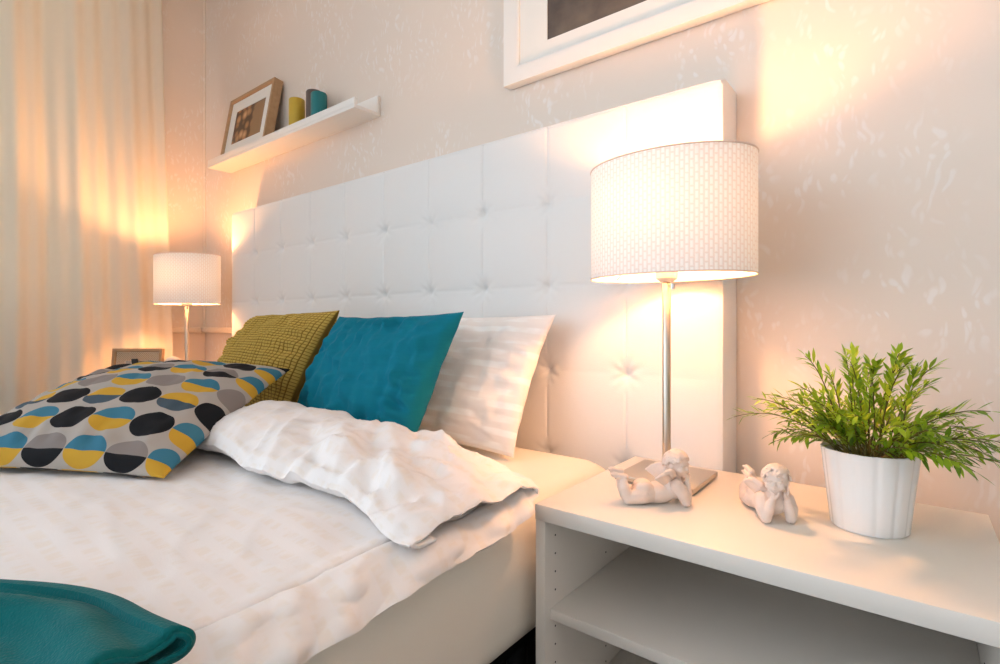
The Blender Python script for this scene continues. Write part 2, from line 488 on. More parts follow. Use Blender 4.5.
def add_lathe(bm, prof, seg=48, sx=1.0, sy=1.0, cx=0, cy=0, fn=None):
    """profile of (r, z), closed at axis where r == 0"""
    rings = []
    for r, z in prof:
        if r <= 1e-6:
            rings.append([bm.verts.new((cx, cy, z))])
        else:
            ring = []
            for k in range(seg):
                a = 2 * PI * k / seg
                rr = r * (fn(a, z) if fn else 1.0)
                ring.append(bm.verts.new((cx + rr * sx * math.cos(a), cy + rr * sy * math.sin(a), z)))
            rings.append(ring)
    for i in range(len(rings) - 1):
        A, B = rings[i], rings[i + 1]
        for k in range(seg):
            k2 = (k + 1) % seg
            if len(A) == 1 and len(B) == 1: continue
            if len(A) == 1: bm.faces.new((A[0], B[k2], B[k]))
            elif len(B) == 1: bm.faces.new((A[k], A[k2], B[0]))
            else: bm.faces.new((A[k], A[k2], B[k2], B[k]))

def grid_bm(nu, nv, fn, uvfn=None, closed_u=False):
    """surface from fn(u, v) with u, v in 0..1, uv layer included"""
    bm = bmesh.new()
    uvl = bm.loops.layers.uv.new('UVMap')
    V = [[bm.verts.new(fn(i / nu, j / nv)) for j in range(nv + 1)] for i in range(nu + 1)]
    for i in range(nu):
        for j in range(nv):
            f = bm.faces.new((V[i][j], V[i + 1][j], V[i + 1][j + 1], V[i][j + 1]))
            for lp, (a, b_) in zip(f.loops, ((i, j), (i + 1, j), (i + 1, j + 1), (i, j + 1))):
                uu, vv = a / nu, b_ / nv
                lp[uvl].uv = uvfn(uu, vv) if uvfn else (uu, vv)
    return bm

def solidify(o, t, off=-1.0):
    md = o.modifiers.new('thickness', 'SOLIDIFY'); md.thickness = t; md.offset = off
    return o

def fbm(p, s, oct_=3):
    return noise.fractal(Vector(p) * s, 1.0, 2.0, oct_)

def sstep(a, b, x):
    t = max(0.0, min(1.0, (x - a) / (b - a)))
    return t * t * (3 - 2 * t)

def lerp(a, b, t): return a + (b - a) * t

# ------------------------------------------------------------------ the room
WX = -2.955      # left wall
CEIL = 2.62
RX = 0.72; FY = -3.7
struct(obj('floor', box(WX - 0.15, RX, FY, 0.12, -0.06, 0.0), M['floor'], smooth=False))
struct(obj('ceiling', box(WX - 0.15, RX, FY, 0.12, CEIL, CEIL + 0.08), M['ceiling'], smooth=False))
struct(obj('wall_back', box(WX - 0.15, RX, 0.0, 0.12, 0.0, CEIL), M['wall'], smooth=False))
struct(obj('wall_right_blocker', box(RX, RX + 0.12, FY, 0.12, 0.0, CEIL), M['wall'], smooth=False))  # added out of view to hold daylight back from the right side
# left wall; window opening extended unseen past the curtain to light the bed
WY0, WY1, WZ0, WZ1 = -3.3, -0.40, 0.75, 2.35
bm = bmesh.new()
add_box(bm, WX - 0.15, WX, WY1, 0.0, 0.0, CEIL)
add_box(bm, WX - 0.15, WX, FY, WY0, 0.0, CEIL)
add_box(bm, WX - 0.15, WX, WY0, WY1, 0.0, WZ0)
add_box(bm, WX - 0.15, WX, WY0, WY1, WZ1, CEIL)
struct(obj('wall_left', bm, M['wall'], smooth=False))
bm = bmesh.new()
for (y0, y1, z0, z1) in ((WY0, WY0 + 0.06, WZ0, WZ1), (WY1 - 0.06, WY1, WZ0, WZ1), (WY0 + 0.06, WY1 - 0.06, WZ0, WZ0 + 0.06), (WY0 + 0.06, WY1 - 0.06, WZ1 - 0.06, WZ1), (-2.0, -1.94, WZ0 + 0.06, WZ1 - 0.06)):
    add_box(bm, WX - 0.11, WX - 0.05, y0, y1, z0, z1, 0.004)
win = struct(obj('window_1', bm, M['white_paint']))
obj('window_pane', box(WX - 0.085, WX - 0.079, WY0 + 0.05, WY1 - 0.05, WZ0 + 0.05, WZ1 - 0.05), M['glass'], win, smooth=False)
struct(obj('trim_1', box(WX + 0.0, -2.434, -0.024, 0.0, 0.698, 0.726, 0.006), M['trim']))
struct(obj('trim_2', box(WX, WX + 0.024, -0.58, -0.026, 0.698, 0.726, 0.006), M['trim']))
bm = bmesh.new(); add_tube(bm, [(WX + 0.004, -0.004, 0.727), (WX + 0.004, -0.004, CEIL)], 0.006, 12)
struct(obj('trim_3', bm, M['wall']))
struct(obj('baseboard_back', box(WX, RX, -0.014, 0.0, 0.0, 0.07, 0.004), M['trim']))

# ------------------------------------------------------------------ curtain on a rod
def curtain_pt(u, v):
    y = lerp(-1.75, -0.235, u)
    z = lerp(0.03, 2.40, v)
    ph = (y + 0.235)
    w = 2 * PI * ph / 0.20
    amp = 0.021 * (0.7 + 0.3 * math.sin(ph * 9.0))
    amp *= sstep(0.0, 0.06, -ph) * 0.85 + 0.15
    dx = amp * math.sin(w + 0.9 * math.sin(ph * 5.3) + 0.22 * math.sin(z * 1.7 + ph * 6))
    dx += 0.006 * math.sin(3 * w + z)
    flare = (1 - v) * 0.055 * sstep(-0.45, 0.0, ph) + 0.012 * math.sin(z * 2.2 + ph * 3) * (1 - v)
    return Vector((-2.872 + dx, y + flare, z))
cur = obj('curtain', grid_bm(260, 40, curtain_pt), M['curtain'])
solidify(cur, 0.002, 0)
tag(cur, 'cream full-length curtain hanging in soft folds on the left wall', 'curtain')
rod = thing('curtain_rod', 'white curtain rod over the window on the left wall', 'curtain rod', (-2.872, -1.0, 2.42))
bm = bmesh.new(); add_tube(bm, [(0, -1.0, 0), (0, 0.86, 0)], 0.012, 14); obj('pole', bm, M['white_paint'], rod)
for yy in (-0.9, 0.8):
    bm = bmesh.new(); add_tube(bm, [(-0.083, yy, 0), (0, yy, 0)], 0.007, 10); obj('bracket', bm, M['white_paint'], rod)
for yy in (-1.02, 0.88):
    bm = bmesh.new(); bmesh.ops.create_icosphere(bm, subdivisions=3, radius=0.022, matrix=Matrix.Translation((0, yy, 0))); obj('finial', bm, M['white_paint'], rod)

# ------------------------------------------------------------------ bed: headboard, base, legs
HX0, HX1, HZ1 = -2.431, -0.305, 1.245
bed = thing('bed', 'double bed with tall white tufted headboard against the back wall', 'bed', (-1.368, -0.02, 0))
def bl(v): return Vector(v) - bed.location
SX = 0.2126
def tuft_y(x, z):
    cxn = ((HX1 - x) / SX); i = math.floor(cxn); fx = (cxn - i) * 2 - 1
    ZR = (0.20, 0.418, 0.628, 0.839, 1.05, HZ1)
    j = 0
    for k in range(5):
        if z >= ZR[k]: j = k
    z0, z1 = ZR[j], ZR[j + 1]
    fz = (z - z0) / (z1 - z0) * 2 - 1
    ex, ez = min(1, (1 - abs(fx)) / 0.028), min(1, (1 - abs(fz)) / 0.028)
    h = 0.0018 * (ex * (2 - ex) * ez * (2 - ez)) + 0.0036 * max(0, (1 - fx * fx) * (1 - fz * fz)) ** 0.9
    # pulled-in tufts where the seams cross (not at outer edges)
    nx = HX1 - round(cxn) * SX
    nz = min(ZR, key=lambda q: abs(q - z))
    if HX0 + 0.05 < nx < HX1 - 0.05 and nz < HZ1 - 0.01:
        dx, dz = abs(x - nx), abs(z - nz)
        d = math.hypot(dx, dz)
        h -= 0.0085 * math.exp(-(d / 0.012) ** 2) + 0.0055 * math.exp(-(d / 0.030) ** 2)
        # small gathers
        if d < 0.07:
            h += 0.0014 * math.exp(-((d - 0.02) / 0.018) ** 2) * math.sin(8 * math.atan2(dz, dx) + 1)
    return -0.1025 - h
bm = bmesh.new()
nx_, nz_ = 460, 220
x0, x1, z0, z1 = HX0, HX1, 0.22, HZ1
V = []
for i in range(nx_ + 1):
    row = []
    for j in range(nz_ + 1):
        x = lerp(x0, x1, i / nx_); z = lerp(z0, z1, j / nz_)
        ed = max(0.0, 0.010 - min(x - x0, x1 - x, z1 - z))
        row.append(bm.verts.new(bl((x, tuft_y(x, z) + 0.010 - math.sqrt(max(0.0, 0.0001 - ed * ed)), z))))
    V.append(row)
for i in range(nx_):
    for j in range(nz_):
        bm.faces.new((V[i][j], V[i + 1][j], V[i + 1][j + 1], V[i][j + 1]))
c = bl((0, 0, 0))
rim_ = [V[i][0] for i in range(nx_)] + [V[nx_][j] for j in range(nz_)] + [V[i][nz_] for i in range(nx_, 0, -1)] + [V[0][j] for j in range(nz_, 0, -1)]
back_ = [bm.verts.new((v.co.x, -0.004 + c.y, v.co.z)) for v in rim_]
for k in range(len(rim_)):
    k2 = (k + 1) % len(rim_)
    bm.faces.new((rim_[k2], rim_[k], back_[k], back_[k2]))
bm.faces.new(back_)
hb = obj('headboard', bm, M['leather'], bed)
bm = bmesh.new()
e = 0.0035
add_tube(bm, [bl(p) for p in ((HX0 + e, -0.1000, 0.23), (HX0 + e, -0.1000, HZ1 - e - 0.01), (HX0 + e + 0.01, -0.1000, HZ1 - e), (HX1 - e - 0.01, -0.1000, HZ1 - e), (HX1 - e, -0.1000, HZ1 - e - 0.01), (HX1 - e, -0.1000, 0.23))], 0.0032, 8)
obj('piping', bm, M['leather'], hb)
bm = box(-2.17 + c.x, -0.60 + c.x, -2.06 + c.y, -0.106 + c.y, 0.11, 0.174, 0.01); obj('bed_base', bm, M['black'], bed)
for lx in (-2.36, -0.42):
    obj('headboard_leg', box(lx - 0.03 + c.x, lx + 0.03 + c.x, -0.08 + c.y, -0.03 + c.y, 0.0, 0.225, 0.003), M['black'], bed)
for lx in (-2.1, -0.68):
    for ly in (-1.98, -0.30):
        bm = bmesh.new(); add_lathe(bm, [(0, 0), (0.022, 0), (0.026, 0.11), (0, 0.11)], 20, cx=lx + c.x, cy=ly + c.y); obj('leg', bm, M['black'], bed)

# mattress: rounded block with a fitted sheet
MX0, MX1, MY0, MY1, MZ0, MZ1 = -2.185, -0.522, -2.12, -0.114, 0.176, 0.437
bm = bmesh.new()
add_box(bm, MX0, MX1, MY0, MY1, MZ0, MZ1, 0.062, 7)
bmesh.ops.subdivide_edges(bm, edges=[e_ for e_ in bm.edges if e_.calc_length() > 0.3], cuts=16, use_grid_fill=True)
for v in bm.verts:
    n_ = fbm((v.co.x, v.co.y, v.co.z), 3.0, 2)
    if v.co.x > MX1 - 0.05 and v.co.z < MZ1 - 0.06: v.co.x += 0.004 * n_
mt = obj('mattress', bm, M['sheet'])
tag(mt, 'thick mattress in a cream fitted sheet on the bed', 'mattress')

# ------------------------------------------------------------------ duvet: one quilt turned back at the pillow end
FOLD_X1 = -0.565   # inner right end of the turned-back roll
def path_low(y):
    return y
def duvet_top_low(x, y):
    h = 0.452 + 0.012 * sstep(-0.56, -0.75, x)
    h += 0.007 * fbm((x, y, 0.3), 5.0, 3) + 0.0025 * fbm((x * 0.5, y, 2.0), 16, 2)
    h += 0.002 * (1 - 2 * abs(fbm((x * 0.7 + y * 0.3, y, 6.0), 8, 2)) ** 0.6)
    return h
HEM = 0.165
def drape(x_param, y):
    """x_param <= 0 is on the bed top (distance from right shoulder), > 0 down the side"""
    XS = -0.535
    r = 0.056
    if x_param <= 0:
        return XS + x_param, 0.0
    a = x_param / r
    if a < PI / 2 * 0.92:
        return XS + r * math.sin(a), -r * (1 - math.cos(a))
    a0 = PI / 2 * 0.92
    rest = x_param - r * a0
    return XS + r * math.sin(a0) + rest * math.cos(a0), -r * (1 - math.cos(a0)) - rest * math.sin(a0)
Y_CREASE, Y_LIP = -0.505, -0.765
LT = 0.80   # share of v used by the lower layer
def duvet_pt(u, v):
    if v <= LT:                                   # lower layer, foot end to crease
        t = v / LT
        y = lerp(-2.2, Y_CREASE - 0.01, t ** 0.8)
        hemlen = lerp(0.078, 0.055, sstep(-1.0, -0.52, y)) + 0.003 * fbm((y, 1, 1), 6)
        s = lerp(-1.69, hemlen, (1 - (1 - u) ** 1.8))
        x, dz = drape(s, y)
        z = duvet_top_low(x, y) + dz
        # left side hangs over too
        z -= 0.9 * max(0.0, -1.645 - s)
        if s > -0.02:                              # crumpled hem band
            w = sstep(-0.02, 0.03, s)
            k = 0.007 * fbm((y * 1.0, s * 2.0, 4), 17, 2) + 0.004 * math.sin(y * 70 + 3 * math.sin(y * 13) + s * 60)
            x += w * max(-0.002, k); z += w * k * 0.6
        z += 0.0022 * sstep(-0.03, -0.012, s) - 0.0050 * math.exp(-((s + 0.004) / 0.0035) ** 2)
        z += 0.012 * sstep(-0.62, -0.5, y)
        # under the roll the layer is pressed
        return Vector((x, y, z))
    t = (v - LT) / (1 - LT)                       # curl up, back over and down to the lip
    hl = 0.042
    s = lerp(-1.69, hl + 0.006 * t, (1 - (1 - u) ** 1.8))
    x, dz = drape(s, Y_CREASE)
    x0 = x
    ylip = Y_LIP + 0.010 * math.sin(x * 17 + 1.0) + 0.012 * fbm((x, 3, 1), 7, 2)
    right = min(1.0, max(0.0, (-0.485 - x) / 0.25)); right = right ** 0.8                # 0 at right end, 1 inside
    H = lerp(0.026, 0.084, right) * (1 + 0.10 * fbm((x, 0.5, 0.2), 5, 2))
    H *= 1 - 0.42 * sstep(-1.16, -1.34, x)          # pressed down under the cushion
    zb = duvet_top_low(x, Y_CREASE) + dz * (1 - 0.8 * t) + 0.010
    prof = ((0.00, -0.01, 0.0), (0.06, 0.018, 0.22), (0.13, 0.020, 0.55), (0.22, -0.018, 0.84), (0.36, -0.085, 1.0),
            (0.52, -0.150, 0.95), (0.68, -0.205, 0.80), (0.80, -0.245, 0.56), (0.89, -0.258, 0.30), (0.95, -0.245, 0.12), (1.0, -0.215, 0.06))
    for a, b_ in zip(prof, prof[1:]):
        if t <= b_[0]:
            k = (t - a[0]) / (b_[0] - a[0]); k = k * k * (3 - 2 * k) * 0.35 + k * 0.65
            yy = lerp(a[1], b_[1], k); hh = lerp(a[2], b_[2], k); break
    y = Y_CREASE + yy * (abs(ylip - Y_CREASE) / 0.258 if yy < 0 else 1)
    z = zb + H * hh
    # wrinkles: radiating folds near the lip and bigger lumps at the right end
    lip = sstep(0.35, 0.85, t)
    def crease_(v_): return 1.0 - abs(v_) ** 0.6 * 2.0
    wr = 0.011 * lip * math.sin(x * 62 + 4 * math.sin(x * 9) + y * 20) * (0.5 + 0.5 * fbm((x, y, 7), 6))
    wr += 0.008 * fbm((x * 1.2, y * 0.6, 1.5), 9, 3)
    wr += 0.0055 * crease_(fbm((x * 1.0 + y * 0.8, y * 0.5, 3.3), 11, 2))
    lump = sstep(-1.05, -0.62, x)
    wr += lump * (0.019 * fbm((x, y * 1.3, 5.2), 15, 2) + 0.007 * math.sin(y * 55 + x * 38) + 0.0085 * crease_(fbm((x - y * 0.7, y * 0.6, 8.3), 17, 2)))
    wr *= sstep(0.0, 0.15, t) * (0.35 + 0.65 * right)
    z += wr * (1 - 0.55 * sstep(0.85, 1.0, t)); y -= 0.5 * wr * lip
    q = min(0.99, max(0.0, (x + 0.535) / 0.056))
    z = max(z, duvet_top_low(x, y) - 0.056 * (1 - math.sqrt(1 - q * q)) + 0.010)
    z -= 0.9 * max(0.0, -1.645 - s)
    return Vector((x, y, z))
bm = grid_bm(250, 330, duvet_pt, uvfn=lambda u, v: ((1 - (1 - u) ** 1.8), v))
dv = obj('duvet', bm, M['duvet'])
solidify(dv, 0.005, 1.0)
tag(dv, 'white duvet spread over the bed with its top end turned back', 'duvet')

# ------------------------------------------------------------------ cushions
def pillow(name, c, T, mat, wr=1.0, n=64, inset=0.07, seed=0.0, power=0.45, disp=None, sag=0.0, arcuv=0.0, back=1.0, parent=None):
    """c: four corners bottom-left, bottom-right, top-right, top-left seen from the front"""
    c = [Vector(q) for q in c]
    nrm = ((c[1] - c[0]).cross(c[3] - c[0])).normalized()
    bm = bmesh.new(); uvl = bm.loops.layers.uv.new('UVMap')
    def base(u, v):
        uu = u * (1 - inset * (1 - v * v) ** 0.8 * abs(u) ** 2 + wr * 0.012 * abs(u) ** 3 * fbm((v * 2.2 + seed, u + seed, 0), 1.6, 2) * (1 - v ** 4))
        vv = v * (1 - inset * (1 - u * u) ** 0.8 * abs(v) ** 2 + wr * 0.012 * abs(v) ** 3 * fbm((u * 2.2 - seed, v + seed, 5), 1.6, 2) * (1 - u ** 4))
        s, t = (uu + 1) / 2, (vv + 1) / 2
        return c[0] * (1 - s) * (1 - t) + c[1] * s * (1 - t) + c[2] * s * t + c[3] * (1 - s) * t
    def par(i): return math.sin((i / n * 2 - 1) * PI / 2)
    def surf(i, j, side):
        u, v = par(i), par(j)
        p = base(u, v)
        e = max(0.0, (1 - u * u) * (1 - v * v))
        h = T * (back if side < 0 else 1.0) * e ** power * (1 - sag * v)
        w = 0.0
        if wr:
            ang = math.atan2(v, u); rad = max(abs(u), abs(v))
            q = (u * 1.0 + seed, v + seed * 0.7, side * 3.0)
            w += 0.010 * fbm(q, 2.2, 3) + 0.006 * fbm((u * 3 + seed, v * 0.8, 4 + side), 2.6, 2)
            w += 0.004 * (1 - 2 * abs(fbm((u * 1.4 + v * 0.9 + seed, v * 0.8 - u * 0.5, 2 + side), 2.0, 2)) ** 0.6)
            # gathers pulled towards the seams
            w += 0.0075 * sstep(0.45, 0.9, rad) * math.sin(22 * (u if abs(v) > abs(u) else v) + 5 * math.sin(seed + 3 * u + 2 * v)) * (1 - rad ** 6)
            w *= wr * min(1.0, e * 3.0)
        d = disp(u, v) * min(1.0, e * 6) if disp else 0.0
        return p + nrm * side * (h + w + d)
    F = [[bm.verts.new(surf(i, j, 1)) for j in range(n + 1)] for i in range(n + 1)]
    Bk = [[F[i][j] if i in (0, n) or j in (0, n) else bm.verts.new(surf(i, j, -1)) for j in range(n + 1)] for i in range(n + 1)]
    # texture coordinates follow the cloth: lengths measured along the surface from the middle
    def arcs(G):
        m = n // 2
        U = [[0.0] * (n + 1) for _ in range(n + 1)]; W = [[0.0] * (n + 1) for _ in range(n + 1)]
        for j in range(n + 1):
            for i in range(m + 1, n + 1): U[i][j] = U[i - 1][j] + (G[i][j].co - G[i - 1][j].co).length
            for i in range(m - 1, -1, -1): U[i][j] = U[i + 1][j] - (G[i][j].co - G[i + 1][j].co).length
        for i in range(n + 1):
            for j in range(m + 1, n + 1): W[i][j] = W[i][j - 1] + (G[i][j].co - G[i][j - 1].co).length
            for j in range(m - 1, -1, -1): W[i][j] = W[i][j + 1] - (G[i][j].co - G[i][j + 1].co).length
        return U, W
    for G, fl in ((F, False), (Bk, True)):
        U, W = arcs(G) if arcuv else (None, None)
        for i in range(n):
            for j in range(n):
                idx = ((i, j), (i + 1, j), (i + 1, j + 1), (i, j + 1))
                if fl: idx = idx[::-1]
                try: f = bm.faces.new([G[a][b_] for a, b_ in idx])
                except ValueError: continue
                for lp, (a, b_) in zip(f.loops, idx):
                    lp[uvl].uv = (U[a][b_] / arcuv, W[a][b_] / arcuv) if arcuv else ((par(a) + 1) / 2, (par(b_) + 1) / 2)
    return obj(name, bm, mat, parent)

# right bed pillow leaning on the headboard
o = pillow('pillow', [(-1.36, -0.290, 0.452), (-0.700, -0.285, 0.446), (-0.668, -0.160, 0.766), (-1.34, -0.165, 0.765)], 0.050, M['pillowcase'], wr=0.85, seed=2.3, inset=0.05, n=96)
tag(o, 'white satin-striped bed pillow leaning on the headboard behind the teal cushion', 'pillow')
# teal cushion
o = pillow('cushion', [(-1.325, -0.468, 0.462), (-0.872, -0.438, 0.458), (-0.812, -0.325, 0.772), (-1.262, -0.345, 0.765)], 0.072, M['teal'], wr=1.35, seed=5.1, inset=0.075, n=96)
tag(o, 'plain teal cushion standing upright in front of the white pillow', 'cushion')
# olive waffle cushion
NR = 38
def waffle(u, v):
    a = abs(math.sin((u + 1) / 2 * NR * PI)); b_ = abs(math.sin((v + 1) / 2 * NR * PI))
    return 0.0050 * (min(a, b_) ** 0.6) 
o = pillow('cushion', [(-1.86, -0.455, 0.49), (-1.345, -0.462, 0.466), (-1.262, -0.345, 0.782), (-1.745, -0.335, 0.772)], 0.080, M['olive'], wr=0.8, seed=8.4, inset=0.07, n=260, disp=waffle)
tag(o, 'olive green waffle-knit cushion leaning on the headboard left of the teal one', 'cushion')
# patterned cushion
o = pillow('cushion', [(-1.425, -1.135, 0.488), (-1.022, -0.866, 0.476), (-1.29, -0.475, 0.624), (-1.70, -0.755, 0.620)], 0.070, M['circles'], wr=0.55, seed=1.7, inset=0.05, n=96, arcuv=0.080, back=0.30)
tag(o, 'grey cushion printed with blue, yellow and black split discs lying on the duvet', 'cushion')

# ------------------------------------------------------------------ teal fleece throw at the near end of the bed
def throw_pt(u, v):
    # u along the fold from left to the right tip; v from the under layer round the back fold and over the top
    x = lerp(-1.55, -0.472, u)
    d = x + 0.472
    yb = -1.040 + 0.10 * d * (1.0 if d > -0.1 else 1.0) - 0.62 * d * d + 0.004 * math.sin(d * 30)
    if d < -0.35: yb = -1.040 - 0.035 - 0.07595 + (d + 0.35) * 0.42
    yb -= 0.035 * sstep(-0.08, -0.26, d)
    th = 0.017
    zb = 0.4745 + 0.006 * sstep(-0.08, -0.26, d)
    if v < 0.15:
        t = v / 0.15
        y = yb - 0.012 - 0.10 * (1 - t); z = zb
        return Vector((x, y, z + 0.002 * fbm((x, y, 9), 8, 2)))
    if v < 0.30:
        a = (v - 0.15) / 0.15 * PI
        return Vector((x + 0.004 * math.sin(a) * u, yb - 0.012 + 0.012 * math.sin(a), zb + th / 2 * (1 - math.cos(a))))
    t = (v - 0.30) / 0.70 * 0.50          # metres towards the camera
    y = yb - 0.012 - t
    z = zb + th
    rd = lerp(0.030, 0.075, sstep(0.0, -0.35, d)) + 0.018 * math.sin(d * 16 + 0.6)
    z -= 0.009 * math.exp(-((t - rd * 0.5) / 0.020) ** 2)
    z += 0.009 * math.exp(-((t - rd) / 0.014) ** 2) * (1 - 0.6 * sstep(-0.08, 0.0, d))
    z -= (th + 0.0) * 0.85 * sstep(rd + 0.002, rd + 0.04, t)
    z += 0.020 * sstep(rd + 0.06, rd + 0.16, t) * sstep(-0.18, -0.45, d)
    z += 0.0035 * fbm((x, y, 2), 12, 3) * min(1, t / 0.02)
    return Vector((x, y, z))
thr = thing('throw', 'dark teal fleece throw folded on the near end of the bed', 'throw blanket', (-0.9, -1.3, 0.47))
def tl(p): return Vector(p) - Vector((-0.9, -1.3, 0.47))
bm = grid_bm(140, 150, lambda u, v: tl(throw_pt(u, v)))
o = obj('fleece', bm, M['fleece'], thr); solidify(o, 0.006, -1)
bm = bmesh.new()
rim = [tl(throw_pt(1.0, k / 80)) for k in range(81)]
add_tube(bm, rim, 0.0026, 8)
obj('hem', bm, M['fleece'], thr)

# ------------------------------------------------------------------ nightstands
def nightstand(name, label, x0, x1, mirror=False):
    W = x1 - x0
    t = thing(name, label, 'nightstand', (x0, -0.503, 0), group=None)
    D, H = 0.396, 0.447
    wb_ = M['white_board']
    obj('top_panel', box(0, W, 0, D, H - 0.026, H, 0.0012), wb_, t)
    for sx in (0, W - 0.018):
        sp = obj('side_panel', box(sx, sx + 0.018, 0.002, D, 0.03, H - 0.0265, 0.0008), wb_, t)
        bm = bmesh.new()
        xin = 0.0182 if sx == 0 else W - 0.0182
        for yy in (0.034, 0.218, 0.33):
            for k in range(11):
                zz = 0.389 - 0.0305 * k
                if 0.245 < zz < 0.285 and yy > 0.03: continue
                s_ = 1 if sx == 0 else -1
                bmesh.ops.create_cone(bm, cap_ends=True, segments=10, radius1=0.0016, radius2=0.0016, depth=0.0008,
                                      matrix=Matrix.Translation((xin, yy, zz)) @ Matrix.Rotation(PI / 2, 4, 'Y'))
        ph = obj('peg_hole', bm, M['weave_dark'] if False else M['black'], sp, smooth=False)
        ph['kind'] = 'stuff'
    obj('shelf', box(0.0185, W - 0.0185, 0.018, D - 0.02, 0.254, 0.272, 0.0008), wb_, t)
    obj('bottom_panel', box(0.0185, W - 0.0185, 0.004, D - 0.012, 0.055, 0.075, 0.0008), wb_, t)
    obj('back_panel', box(0.0185, W - 0.0185, D - 0.012, D - 0.002, 0.075, H - 0.0265), wb_, t, smooth=False)
    for fx in (0.009, W - 0.009):
        for fy in (0.03, D - 0.03):
            bm = bmesh.new(); add_lathe(bm, [(0, 0), (0.007, 0), (0.007, 0.03), (0, 0.03)], 16, cx=fx, cy=fy); obj('foot', bm, M['black'], t)
    return t
nightstand('nightstand', 'white open-shelf nightstand on the right of the bed', -0.493, 0.090)
nightstand('nightstand', 'white nightstand on the far side of the bed by the curtain', -2.826, -2.243)

# ------------------------------------------------------------------ table lamps
NT = 0.447
def table_lamp(label, x, y, rz):
    t = thing('table_lamp', label, 'lamp', (x, y, NT), rz, 'pair of bedside lamps')
    A, Bs = 0.155, 0.110
    zb, zt = 0.386, 0.600
    bm = bmesh.new(); add_box(bm, -0.074, 0.074, -0.070, 0.070, 0.003, 0.0125, 0.0015); obj('base', bm, M['steel'], t)
    for fx in (-0.06, 0.06):
        for fy in (-0.056, 0.056):
            bm = bmesh.new(); add_lathe(bm, [(0, 0), (0.006, 0), (0.006, 0.0031), (0, 0.0031)], 12, cx=fx, cy=fy)
            obj('felt_pad', bm, M['black'], t)
    bm = bmesh.new(); add_lathe(bm, [(0, 0.0125), (0.011, 0.0125), (0.0105, 0.018), (0.0078, 0.020), (0.0078, 0.375), (0.0065, 0.377), (0, 0.377)], 28); obj('pole', bm, M['steel'], t)
    so = bmesh.new(); add_lathe(so, [(0, 0.377), (0.012, 0.377), (0.0205, 0.384), (0.0205, 0.412), (0.016, 0.418), (0.016, 0.470), (0, 0.470)], 32); soc = obj('socket', so, M['socket'], t)
    bm = bmesh.new(); add_tube(bm, [(0.006, -0.004, 0.369), (0.016, -0.012, 0.367)], 0.003, 10); add_tube(bm, [(0.016, -0.012, 0.3625), (0.0165, -0.0125, 0.372)], 0.0042, 12)
    obj('switch_knob', bm, M['chrome'], t)
    bm = bmesh.new(); add_tube(bm, [(0.0095, -0.003, 0.013), (0.0105, -0.003, 0.03), (0.0098, -0.002, 0.05)], 0.0022, 8); obj('cord', bm, M['black'], t)
    bm = bmesh.new()
    add_lathe(bm, [(0, 0.4705), (0.010, 0.4705), (0.0105, 0.482), (0.014, 0.494), (0.0185, 0.510), (0.0190, 0.520), (0.0170, 0.532), (0.012, 0.542), (0.005, 0.549), (0, 0.551)], 28)
    obj('bulb', bm, M['bulb'], t)
    # shade wall with UVs in metres
    seg = 128
    arc = [0.0]
    def P(k): 
        a = 2 * PI * k / seg
        return (A * math.cos(a) + 0.004, Bs * math.sin(a))
    for k in range(seg):
        p, q = P(k), P(k + 1); arc.append(arc[-1] + math.hypot(q[0] - p[0], q[1] - p[1]))
    bm = bmesh.new(); uvl = bm.loops.layers.uv.new('UVMap')
    R0 = [bm.verts.new((*P(k), zb)) for k in range(seg)]; R1 = [bm.verts.new((*P(k), zt)) for k in range(seg)]
    for k in range(seg):
        f = bm.faces.new((R0[k], R0[(k + 1) % seg], R1[(k + 1) % seg], R1[k]))
        for lp, uvq in zip(f.loops, ((arc[k], 0), (arc[k + 1], 0), (arc[k + 1], zt - zb), (arc[k], zt - zb))): lp[uvl].uv = uvq
    sh = obj('lamp_shade', bm, M['shade'], t)
    for zz in (zb, zt):
        bm = bmesh.new()
        add_tube(bm, [(*P(k), zz) for k in range(seg + 1)], 0.0016, 6, caps=False)
        obj('rim', bm, M['shade_rim'], sh)
    bm = bmesh.new()
    for a in (0.5, 0.5 + 2 * PI / 3, 0.5 + 4 * PI / 3):
        add_tube(bm, [(0.0155 * math.cos(a), 0.0155 * math.sin(a), 0.425), (0.6 * A * math.cos(a), 0.6 * Bs * math.sin(a), 0.427), ((A - 0.001) * math.cos(a), (Bs - 0.001) * math.sin(a), zb + 0.004)], 0.0012, 6)
    obj('shade_carrier', bm, M['wire'], sh)
    return t
M['shade_rim'] = plain('shade_edge_tape', srgb(232, 208, 194), 0.8, nscale=300, nstr=0.1)
table_lamp('lit bedside lamp with white oval shade on the right nightstand', -0.3725, -0.235, 0.0)
table_lamp('lit bedside lamp with white oval shade in the far corner by the curtain', -2.55, -0.2445, math.radians(18))

# ------------------------------------------------------------------ picture ledge with its things
led = thing('picture_ledge', 'white picture ledge on the wall above the headboard', 'shelf', (-2.66, 0, 1.49))
LW = 1.146
obj('board', box(0, LW, -0.111, -0.0125, 0.0, 0.012, 0.001), M['white_paint'], led)
obj('front_lip', box(0, LW, -0.111, -0.101, 0.0125, 0.036, 0.001), M['white_paint'], led)
obj('back_strip', box(0, LW, -0.012, -0.0005, 0.0, 0.074, 0.001), M['white_paint'], led)

